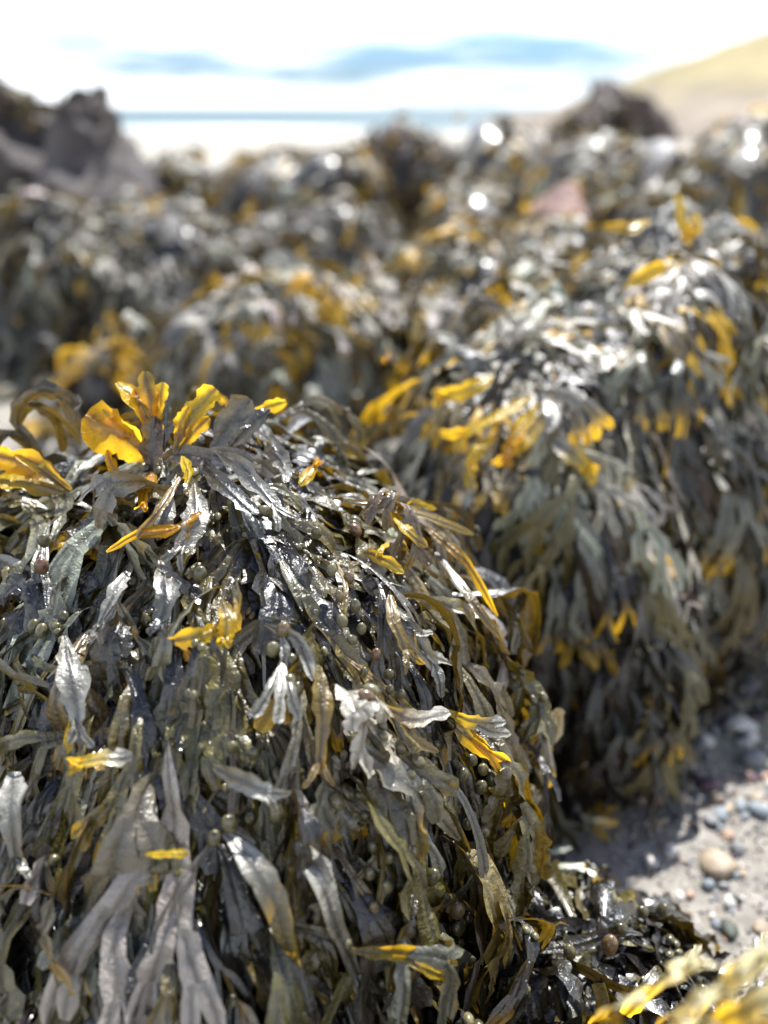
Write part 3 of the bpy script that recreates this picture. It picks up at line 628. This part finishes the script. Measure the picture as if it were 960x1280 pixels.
hero('wrack_tuft', 'orange sunlit fronds standing up like a fan on the crest of the front rock', F_, [
    [([(194, 578), (158, 550), (106, 520)], [9, 26, 27], 'orange', 'orange', -.25), ([(170, 545), (150, 535), (128, 512)], [10, 12, 9], 'orange', 'yellow', -.1)], [([(198, 574), (184, 515), (146, 478)], [7, 13, 12], 'orange', 'yellow', -.1), ([(192, 540), (176, 505), (168, 486)], [6, 9, 6], 'olive', 'orange', .1)],
    [([(198, 570), (188, 508), (182, 464)], [7, 14, 10], 'orange', 'olive', .15), ([(192, 530), (200, 500), (204, 478)], [6, 9, 7], 'orange', 'yellow', .1)], [([(190, 596), (190, 550, .04), (193, 520, .04)], [11, 15, 11], 'brown', 'brown', .1)],
    [([(218, 566), (240, 520), (270, 486)], [7, 14, 16], 'olive', 'yellow', .2), ([(226, 552), (226, 530), (236, 508)], [6, 9, 7], 'orange', 'yellow', .2)], [([(222, 570), (238, 545), (262, 522)], [5, 9, 8], 'olive', 'orange', .4)],
    [([(150, 600), (138, 578), (134, 562)], [4, 7, 4], 'orange', 'orange', .1)], [([(205, 565), (208, 528), (209, 500)], [5, 8, 5], 'slate', 'slate', .2)]], depth_at=(195, 600))
hero('wrack_tuft', 'yellow ribbed fronds catching sun at the left edge of the front crest', F_, [
    [([(84, 612), (45, 584), (-6, 570)], [6, 17, 15], 'olive', 'orange', .1)], [([(80, 616), (35, 603), (-20, 598)], [6, 16, 16], 'olive', 'yellow', .3)], [([(90, 612), (60, 590), (20, 566)], [5, 9, 8], 'olive', 'yellow', -.2)]], depth_at=(60, 640))
hero('wrack_frond', 'broad grey brown frond leaning up behind the crest beside the orange fan', F_, [[([(262, 570), (288, 530), (312, 498)], [8, 19, 16], 'grey', 'grey', .3)], [([(285, 562), (318, 528), (338, 512)], [6, 12, 8], 'grey', 'slate', -.3)]], depth_at=(270, 590))
hero('wrack_frond', 'small yellow frond tip above the crest of grey straps', F_, [[([(300, 540), (325, 514), (358, 502)], [5, 9, 7], 'olive', 'yellow', .2)]], depth_at=(310, 560))
hero('wrack_frond', 'short bright yellow tip among grey straps on the crest slope', F_, [[([(374, 606, .05), (386, 592, .055), (398, 577, .06)], [7, 9, 3], 'yellow', 'orange', 0)]])
hero('wrack_frond', 'orange frond draped in a curl under the brown stalk', F_, [
    [([(252, 640, .05), (215, 662, .055), (172, 668, .055), (133, 690, .05)], [9, 9, 6, 3], 'orange', 'orange', .1), ([(236, 655, .05), (230, 670, .052), (222, 688, .05)], [6, 6, 3], 'orange', 'orange')],
    [([(192, 592, .045), (182, 612, .05), (178, 632, .05)], [9, 11, 6], 'orange', 'orange', .1)]])
hero('wrack_stalk', 'bare brown stalk sloping down beneath the orange fan', F_, [[([(226, 596, .05), (200, 635, .058), (172, 672, .055)], [5, 5, 6], 'tan', 'tan', 0)]])
hero('wrack_frond', 'smooth grey leaf hanging right of the brown stalk', F_, [[([(243, 604, .045), (244, 650, .05), (222, 692, .05)], [6, 18, 6], 'grey', 'grey', .15)], [([(212, 612, .04), (206, 640, .045), (196, 668, .04)], [6, 15, 12], 'pale', 'grey', -.2)], [([(228, 570, .05), (236, 590, .055), (234, 604, .055)], [5, 8, 4], 'yellow', 'yellow', 0)]])
hero('wrack_frond', 'dark slate strap running down the crest to the right', F_, [[([(245, 568, .04), (285, 612, .045), (328, 652, .045)], [9, 12, 8], 'slate', 'slate', .2)]])
hero('wrack_frond', 'pale pointed blade lying across the slate strap', F_, [[([(268, 562, .05), (305, 588, .055), (354, 645, .05)], [4, 13, 3], 'grey', 'pale', -.1)], [([(325, 528, .045), (342, 560, .05), (360, 590, .05)], [5, 12, 12], 'pale', 'grey', .2)]])
hero('wrack_frond', 'torn yellow scrap and olive curl in the middle of the front heap', F_, [[([(208, 802, .05), (240, 798, .055), (274, 786, .05)], [7, 14, 15], 'olive', 'yellow', .1)], [([(276, 748, .05), (284, 772, .06), (282, 800, .055)], [5, 12, 8], 'olive', 'yellow', .3)], [([(230, 812, .05), (238, 824, .055), (236, 838, .05)], [4, 7, 3], 'orange', 'yellow')]])
hero('wrack_frond', 'pale antler shaped frond with short forks right of the heap centre', F_, [
    [([(482, 752, .045), (515, 790, .055), (548, 842, .055)], [8, 13, 8], 'grey', 'pale', .1), ([(508, 786, .055), (525, 792, .06), (541, 790, .06)], [6, 6, 4], 'pale', 'pale', 0), ([(528, 812, .055), (548, 822, .06), (565, 830, .06)], [7, 7, 5], 'pale', 'pale', 0), ([(540, 825, .055), (550, 850, .058), (552, 872, .055)], [6, 7, 4], 'pale', 'grey', 0)]])
hero('wrack_frond', 'yellow olive frond with antler forks reaching right over the fringe', F_, [
    [([(428, 626, .04), (485, 634, .055), (540, 648, .065), (592, 668, .07)], [4, 8, 9, 4], 'tan', 'olive', .2), ([(490, 638, .05), (508, 662, .06), (534, 684, .06)], [6, 9, 4], 'yellow', 'olive', .2), ([(505, 636, .05), (520, 630, .06), (545, 636, .06)], [4, 6, 3], 'olive', 'yellow', 0)]])
hero('wrack_frond', 'yellow knobbed tip in the grey straps below the antler forks', F_, [[([(455, 690, .04), (480, 700, .052), (505, 716, .055)], [6, 8, 6], 'olive', 'yellow', 0), ([(470, 696, .05), (478, 686, .055), (486, 678, .055)], [4, 4, 3], 'yellow', 'yellow', 0)]])
hero('wrack_frond', 'glossy olive blade hanging free above the antler shaped frond', F_, [[([(487, 738, .05), (492, 775, .06), (512, 822, .06)], [3, 10, 6], 'tan', 'olive', .2)]])
hero('wrack_frond', 'ribbed grey fan spreading downward in the centre of the front heap', F_, [
    [([(352, 828, .05), (335, 865, .06), (316, 896, .06)], [3, 7, 9], 'grey', 'pale', .1), ([(352, 828, .051), (350, 868, .062), (346, 904, .062)], [3, 8, 11], 'pale', 'pale', -.1), ([(353, 828, .05), (364, 866, .06), (374, 900, .06)], [3, 7, 9], 'grey', 'pale', .1)]])
hero('wrack_frond', 'long straight olive strap hanging below the right of the fan', F_, [[([(398, 832, .05), (404, 890, .055), (400, 968, .05)], [10, 12, 6], 'olive', 'tan', .1)]])
hero('wrack_frond', 'broad silvery strap end pointing down and right below the fan', F_, [[([(266, 958, .05), (300, 975, .06), (342, 996, .055)], [9, 15, 16], 'grey', 'pale', .1)]])
hero('wrack_frond', 'silver frond with a rounded yellow tip pointing left', F_, [[([(165, 946, .05), (130, 948, .06), (92, 955, .055)], [12, 11, 9], 'pale', 'yellow', 0)]])
hero('wrack_frond', 'wide pale strap tapering down the lower front face', F_, [[([(372, 1052, .045), (402, 1100, .055), (425, 1170, .05), (452, 1232, .04)], [14, 19, 10, 3], 'pale', 'grey', .1)]])
hero('wrack_frond', 'long olive and silver strap beside the wide pale strap', F_, [[([(280, 1042, .045), (322, 1088, .055), (352, 1150, .05), (376, 1240, .04)], [10, 19, 15, 5], 'pale', 'olive', .1)]])
hero('wrack_frond', 'olive frond ending in two blunt fingers near the foot of the heap', F_, [[([(440, 1188, .05), (500, 1192, .065), (572, 1205, .07)], [8, 12, 7], 'olive', 'yellow', .1), ([(500, 1198, .064), (535, 1212, .07), (572, 1226, .07)], [7, 8, 6], 'olive', 'yellow', 0)]])
hero('wrack_frond', 'amber frond with white blunt forks sticking out over the dark gap', F_, [
    [([(560, 890, .045), (592, 902, .06), (632, 902, .07)], [7, 9, 6], 'yellow', 'pale', .1), ([(595, 906, .06), (615, 914, .07), (638, 916, .07)], [6, 6, 5], 'pale', 'pale', 0)],
    [([(560, 900, .04), (595, 930, .055), (638, 956, .06)], [6, 12, 7], 'olive', 'orange', .2), ([(590, 925, .055), (612, 945, .06), (624, 966, .06)], [6, 7, 4], 'orange', 'yellow', .2)]])
hero('wrack_frond', 'twisted grey forked frond left of the amber frond', F_, [[([(470, 880, .045), (515, 898, .055), (562, 890, .06)], [6, 11, 10], 'tan', 'pale', .1), ([(500, 898, .05), (520, 925, .055), (548, 940, .055)], [7, 8, 4], 'olive', 'tan', .1)]])
hero('wrack_frond', 'broad smooth grey blade splitting in two under the bladder strings', F_, [[([(440, 925, .045), (485, 962, .055), (525, 992, .055), (575, 1050, .05)], [8, 21, 14, 6], 'grey', 'grey', .1), ([(512, 985, .055), (522, 1030, .056), (528, 1075, .05)], [12, 11, 8], 'pale', 'olive', .1)]])
hero('wrack_frond', 'blue grey sheen strap hanging near the left edge', F_, [[([(80, 795, .045), (92, 850, .055), (98, 915, .05)], [9, 20, 8], 'grey', 'pale', .1)], [([(110, 870, .04), (92, 905, .05), (85, 942, .05)], [4, 8, 5], 'olive', 'yellow', 0)]])
hero('wrack_frond', 'broad blurred pale strap at the lower left edge', F_, [[([(18, 965, .045), (16, 1020, .055), (22, 1085, .05)], [17, 22, 14], 'pale', 'grey', .1)]])
hero('wrack_frond', 'grey leaf with ragged edge under the orange curl', F_, [[([(200, 700, .04), (208, 742, .052), (198, 785, .05)], [7, 17, 5], 'grey', 'slate', .1)], [([(160, 715, .045), (142, 745, .052), (120, 790, .05)], [8, 14, 6], 'pale', 'grey', .2)]])
hero('wrack_frond', 'tiny yellow tip low in the blurred lower face', F_, [[([(182, 1068, .05), (208, 1068, .06), (236, 1066, .06)], [5, 6, 4], 'yellow', 'yellow', 0)]])
hero('wrack_frond', 'brown orange hanging forks at the right rim above the antler frond', F_, [
    [([(545, 690, .04), (585, 745, .06), (628, 800, .07)], [5, 8, 4], 'brown', 'olive', .2)], [([(570, 690, .03), (605, 715, .05), (634, 722, .06)], [4, 7, 4], 'olive', 'tan', .2)], [([(520, 650, .045), (580, 700, .06), (622, 770, .065)], [4, 7, 3], 'tan', 'orange', .3)]])
hero('bladder_string', 'string of paired olive bladders on the right of the front heap', F_, [[([(560, 930, .03), (590, 960, .035), (632, 990, .035)], [4, 6, 4], 'olive', 'olive', 0)]], [(578, 968, 9), (601, 984, 9), (615, 974, 9), (626, 955, 8), (590, 950, 8), (604, 962, 8)])
hero('bladder_string', 'largest pale bladders strung down the lower right of the front heap', F_, [[([(530, 1080, .03), (560, 1120, .035), (575, 1190, .035)], [4, 6, 4], 'olive', 'olive', 0)]], [(571, 1138, 12), (572, 1161, 10), (541, 1096, 11), (574, 1180, 8), (554, 1250, 9), (433, 1180, 8)])
hero('bladder_string', 'beads of small tan bladders in the dark hollow above the grey blade', F_, [[([(430, 820, .03), (470, 850, .035), (520, 890, .035)], [3, 5, 3], 'tan', 'olive', 0)]], [(470, 818, 7), (486, 843, 8), (455, 840, 6), (500, 868, 7), (487, 862, 6), (440, 800, 7), (500, 935, 8)])
hero('bladder_string', 'cream forked stem carrying three oval bladders below the crest', F_, [[([(330, 780, .045), (372, 800, .05), (392, 850, .05)], [5, 8, 8], 'grey', 'pale', 0), ([(352, 792, .046), (356, 815, .05), (350, 845, .05)], [5, 6, 6], 'pale', 'grey', 0)]], [(354, 788, 10), (341, 812, 10), (367, 827, 10), (332, 640, 9), (396, 666, 8), (250, 718, 10)])
hero('bladder_string', 'long beaded string of olive bladders down the lower centre of the front heap', F_, [[([(462, 1010, .04), (478, 1080, .046), (470, 1160, .046)], [3, 5, 4], 'olive', 'olive', 0)]], [(455, 1020, 8), (474, 1032, 9), (466, 1058, 8), (486, 1072, 9), (462, 1092, 8), (484, 1108, 9), (468, 1134, 8), (489, 1146, 9), (510, 1128, 7)])
hero('bladder_string', 'curving beaded string between the broad grey blade and the largest pale bladders', F_, [[([(590, 1020, .04), (612, 1070, .046), (622, 1140, .046)], [3, 5, 4], 'olive', 'tan', 0)]], [(585, 1030, 8), (605, 1040, 9), (600, 1066, 8), (622, 1078, 8), (610, 1102, 9), (629, 1118, 7), (615, 1140, 8)])
hero('bladder_string', 'beaded stem hanging from the crest straps under the yellow knobbed tip', F_, [[([(420, 700, .04), (432, 735, .046), (428, 780, .046)], [3, 4, 4], 'tan', 'olive', 0)]], [(415, 712, 7), (436, 722, 8), (424, 745, 7), (444, 757, 8), (428, 776, 8), (452, 786, 7)])
hero('bladder_string', 'reddish bladders among dark strands left of the silvery strap end', F_, [[([(285, 900, .03), (292, 950, .035), (288, 1040, .035)], [4, 5, 4], 'brown', 'brown', 0)]], [(290, 934, 9), (316, 942, 8), (287, 1030, 12), (268, 1048, 10), (345, 1018, 11), (397, 1040, 9)])
hero('bladder_string', 'two round bladders on a grey stalk near the left edge of the front heap', F_, [[([(62, 650, .03), (55, 690, .035), (60, 760, .035)], [3, 5, 6], 'grey', 'slate', 0)]], [(55, 676, 9), (52, 708, 10)])
hero('wrack_tuft', 'big pale yellow blurred blades filling the nearest lower corner', near, [
    [([(770, 1282, .02), (820.0, 1233.0, .045), (870, 1200, .05)], [7.5, 15, 10.5], 'yellow', 'cream', -0.13)],
    [([(800, 1300, .02), (852.5, 1260.0, .045), (905, 1236, .05)], [8.5, 17, 11.899999999999999], 'olive', 'cream', 0.08)],
    [([(840, 1300, .02), (900.0, 1237.0, .045), (960, 1190, .05)], [9.0, 18, 12.6], 'yellow', 'cream', -0.04)],
    [([(730, 1290, .02), (765.0, 1261.0, .045), (800, 1248, .05)], [6.0, 12, 8.399999999999999], 'olive', 'cream', 0.12)],
    [([(870, 1300, .02), (930.0, 1262.0, .045), (990, 1240, .05)], [8.0, 16, 11.2], 'yellow', 'cream', 0.14)],
    [([(900, 1300, .02), (955.0, 1244.5, .045), (1010, 1205, .05)], [7.5, 15, 10.5], 'cream', 'yellow', -0.25)],
    [([(790, 1310, .02), (835.0, 1284.5, .045), (880, 1275, .05)], [7.0, 14, 9.799999999999999], 'yellow', 'cream', -0.29)],
    [([(930, 1310, .02), (965.0, 1287.0, .045), (1000, 1280, .05)], [7.0, 14, 9.799999999999999], 'olive', 'cream', 0.29)],
    [([(690, 1300, .02), (730.0, 1279.5, .045), (770, 1275, .05)], [5.0, 10, 7.0], 'olive', 'yellow', -0.12)]])
hero('bladder_string', 'black shiny strap with four round bladders low in the gap', low, [[([(650, 1190, .04), (720, 1180, .045), (780, 1160, .045)], [6, 10, 6], 'dark', 'slate', 0)]], [(762, 1181, 12), (778, 1162, 9), (803, 1140, 9), (828, 1138, 9), (712, 1190, 9), (655, 1212, 9), (642, 1218, 8)])
S_ = second
hero('wrack_tuft', 'bright yellow splayed fronds on the shoulder of the tall right rock', S_, [
    [([(665, 495, .05), (625, 520, .06), (572, 546, .06)], [6, 10, 9], 'yellow', 'yellow', .1)], [([(672, 505, .05), (648, 540, .06), (632, 575, .06)], [7, 9, 8], 'yellow', 'orange', .1)], [([(618, 470, .05), (585, 488, .06), (550, 496, .06)], [7, 10, 9], 'yellow', 'yellow', .2)],
    [([(690, 495, .05), (665, 545, .06), (645, 560, .06)], [6, 9, 7], 'olive', 'yellow', .2)], [([(620, 545, .05), (598, 562, .06), (588, 582, .06)], [6, 9, 7], 'yellow', 'yellow', .2)]])
hero('wrack_frond', 'white glaring fronds with yellow ends beside the splayed yellow tuft', S_, [[([(682, 500, .05), (690, 520, .06), (680, 545, .06)], [7, 11, 7], 'pale', 'pale', .4)], [([(690, 550, .05), (715, 568, .06), (740, 590, .06)], [9, 13, 9], 'pale', 'yellow', .4)], [([(580, 590, .05), (590, 605, .06), (588, 630, .06)], [8, 11, 5], 'yellow', 'pale', .3)]])
hero('wrack_tuft', 'yellow blades pointing up on the summit of the tall right rock', S_, [[([(862, 305), (852, 275), (846, 242)], [5, 9, 5], 'yellow', 'yellow', .1)], [([(850, 300), (870, 285), (866, 268)], [5, 8, 5], 'orange', 'yellow', .1)], [([(755, 282), (790, 285), (812, 276)], [5, 9, 7], 'olive', 'yellow', .1)]], depth_at=(850, 320))
hero('wrack_frond', 'single yellow blade lying on the upper slope of the tall rock', S_, [[([(780, 360, .05), (805, 345, .06), (832, 332, .06)], [7, 11, 7], 'yellow', 'yellow', .1)], [([(545, 395, .05), (510, 410, .06), (480, 440, .06)], [6, 10, 8], 'tan', 'orange', .1)]])

# ------------------------------------------------------------------ pebbles and a few bigger stones on the sand
PEB = {'grey': (.20, .20, .20), 'blue_grey': (.20, .23, .25), 'tan': (.34, .27, .19), 'white': (.55, .52, .47), 'orange': (.38, .24, .17), 'purple': (.13, .08, .10), 'green': (.06, .07, .05), 'dark': (.05, .05, .05)}
PM = {k: stone_mat(k + '_stone', tuple(c * .6 for c in v), v, tuple(min(c * 1.35, .8) for c in v), 60, 0.6, 0.4, 0.002) for k, v in PEB.items()}
def stone_mesh(g, k, sub=10):
    V = BV.copy(); kk = g.normal(size=(3, 3)) * 1.6; ph = g.uniform(0, 6, 3)
    V = V * (1 + 0.13 * np.sin(V @ kk.T + ph).sum(1, keepdims=True)) * np.array([1, g.uniform(.65, .95), g.uniform(.4, .65)])
    return fast_mesh('pebble', V, [BF3, BF4], PM[k])
g = np.random.default_rng(77)
VAR = {k: [stone_mesh(g, k) for _ in range(5)] for k in PEB}
def gpoint(px, py):
    r = ray(px, py); t = CAM[2] / -r[2]; return CAM + r * t
def put_stone(px, py, rpx, k, label, group=None, name='pebble', rz=None):
    p = gpoint(px, py); d = project(p)[2]; r = rpx / FPX * d; z = float(ground_z(p[0], p[1]))
    o = bpy.data.objects.new(name, random.choice(VAR[k])); col.objects.link(o); o.location = (p[0], p[1], z + r * .25); o.scale = (r, r, r)
    o.rotation_euler = (g.normal(0, .15), g.normal(0, .15), g.uniform(0, 6.28) if rz is None else rz); tag(o, label, 'stone', group); return o
put_stone(933, 978, 11, 'orange', 'orange pebble on the sand right of the tall rock foot')
put_stone(895, 1086, 22, 'tan', 'largest tan stone half sunk in the shingle', name='stone')
put_stone(912, 1164, 18, 'green', 'green mossy stone above the blurred pale fronds', name='stone')
put_stone(885, 990, 15, 'purple', 'purple stone left of the orange pebble')
put_stone(945, 1022, 16, 'blue_grey', 'flat blue grey stone below the orange pebble')
put_stone(925, 905, 20, 'white', 'pale slab by the small heap of dark wrack', name='stone')
put_stone(940, 955, 18, 'grey', 'grey stone under the small heap of dark wrack', name='stone')
LB = {'grey': 'small grey pebble on the shingly sand', 'blue_grey': 'small bluish pebble on the shingly sand', 'tan': 'small tan pebble on the shingly sand', 'white': 'small white pebble on the shingly sand', 'orange': 'small salmon pebble on the shingly sand', 'purple': 'small purplish pebble on the shingly sand', 'dark': 'small black pebble on the shingly sand'}
for i in range(85):
    k = g.choice(list(LB), p=[.2, .2, .2, .17, .1, .05, .08]); put_stone(g.uniform(800, 985), g.uniform(860, 1200), g.uniform(5.5, 11), k, LB[k], 'small pebbles scattered on the shingly sand')
# grit too small to count
V = []; F = []; C = []
bs_ = np.array([(1, 0, 0), (-1, 0, 0), (0, 1, 0), (0, -1, 0), (0, 0, .7), (0, 0, -.7)]); bf = np.array([(0, 2, 4), (2, 1, 4), (1, 3, 4), (3, 0, 4), (2, 0, 5), (1, 2, 5), (3, 1, 5), (0, 3, 5)])
n_ = 30000; gx = g.uniform(.15, 1.5, n_); gy = g.uniform(.3, 2.2, n_); rr = g.uniform(.0010, .0022, n_) * g.uniform(1, 2.2, n_); clr = np.array(list(PEB.values()))[g.choice(8, n_, p=[.2, .15, .25, .2, .1, .03, .02, .05])]
P = np.stack([gx, gy, ground_z(gx, gy) + rr * .2], -1); rot = g.normal(size=(n_, 6, 3)) * .25
V = (P[:, None] + (bs_[None] + rot) * rr[:, None, None]).reshape(-1, 3); F = (bf[None] + (np.arange(n_) * 6)[:, None, None]).reshape(-1, 3)
m, nt, out = newmat('grit'); a_ = N(nt, 'ShaderNodeAttribute', attribute_name='pigment'); b_ = N(nt, 'ShaderNodeBsdfPrincipled', i_Roughness=0.6); L(nt, a_.outputs['Color'], b_.inputs['Base Color']); L(nt, b_.outputs[0], out.inputs[0])
tag(link('grit', fast_mesh('grit', V, [F], m, np.repeat(np.concatenate([clr, np.ones((n_, 1))], 1), 6, 0), smooth=False)), 'coloured grit covering the sand between the rocks', 'grit', kind='stuff')
# a little heap of washed up wrack on the sand
heap = Rock([((.60, 1.17, -.01), (.10, .06, .045)), ((.50, 1.13, -.02), (.06, .05, .035))], .008, 20, 90)
rock_thing('half_buried_rock', 'small half buried rock under washed up wrack on the sand', heap, M_ROCK, 40, 24)
plant(heap, [('wrack_clump', 'small washed up heap of dark wrack on the pale sand', 'seaweed', (.58, 1.15, .04))], 90, 91, 60, M_WRACK, bl=.1, length=.08, width=.006, trans=(0, .02), tip_yellow=.05, mix=dict(dark=3, olive=1, grey=2), levels=1, S=(4, 4), cross=3)
plant(crag, [('wrack_clump', 'thin brown wrack cap on the crag top at the left edge', 'seaweed', tuple(crag.c.mean(0)))], 260, 63, 20, M_FAR, bl=0, length=.17, width=.022, levels=1, S=(5, 4), cross=3, wild=.5,
      mix=dict(dark=3, brown=3, olive=1, tan=1), tip_yellow=.2, region=lambda P, nn, X, Y: (P[:, 2] > .84) & (nn[:, 2] > .1))
plant(pk, [('wrack_clump', 'dark growth over the pointed crag in front of the hill', 'seaweed', tuple(pk.c.mean(0)))], 420, 64, 20, M_FAR, bl=0, length=.4, width=.035, levels=1, S=(5, 4), cross=3, wild=.6, mix=dict(dark=3, brown=3, olive=1), tip_yellow=.1)
flush()
print('TRIS', sum(len(o.data.polygons) for o in scn.objects if o.type == 'MESH') * 2, 'OBJ', len(scn.objects))
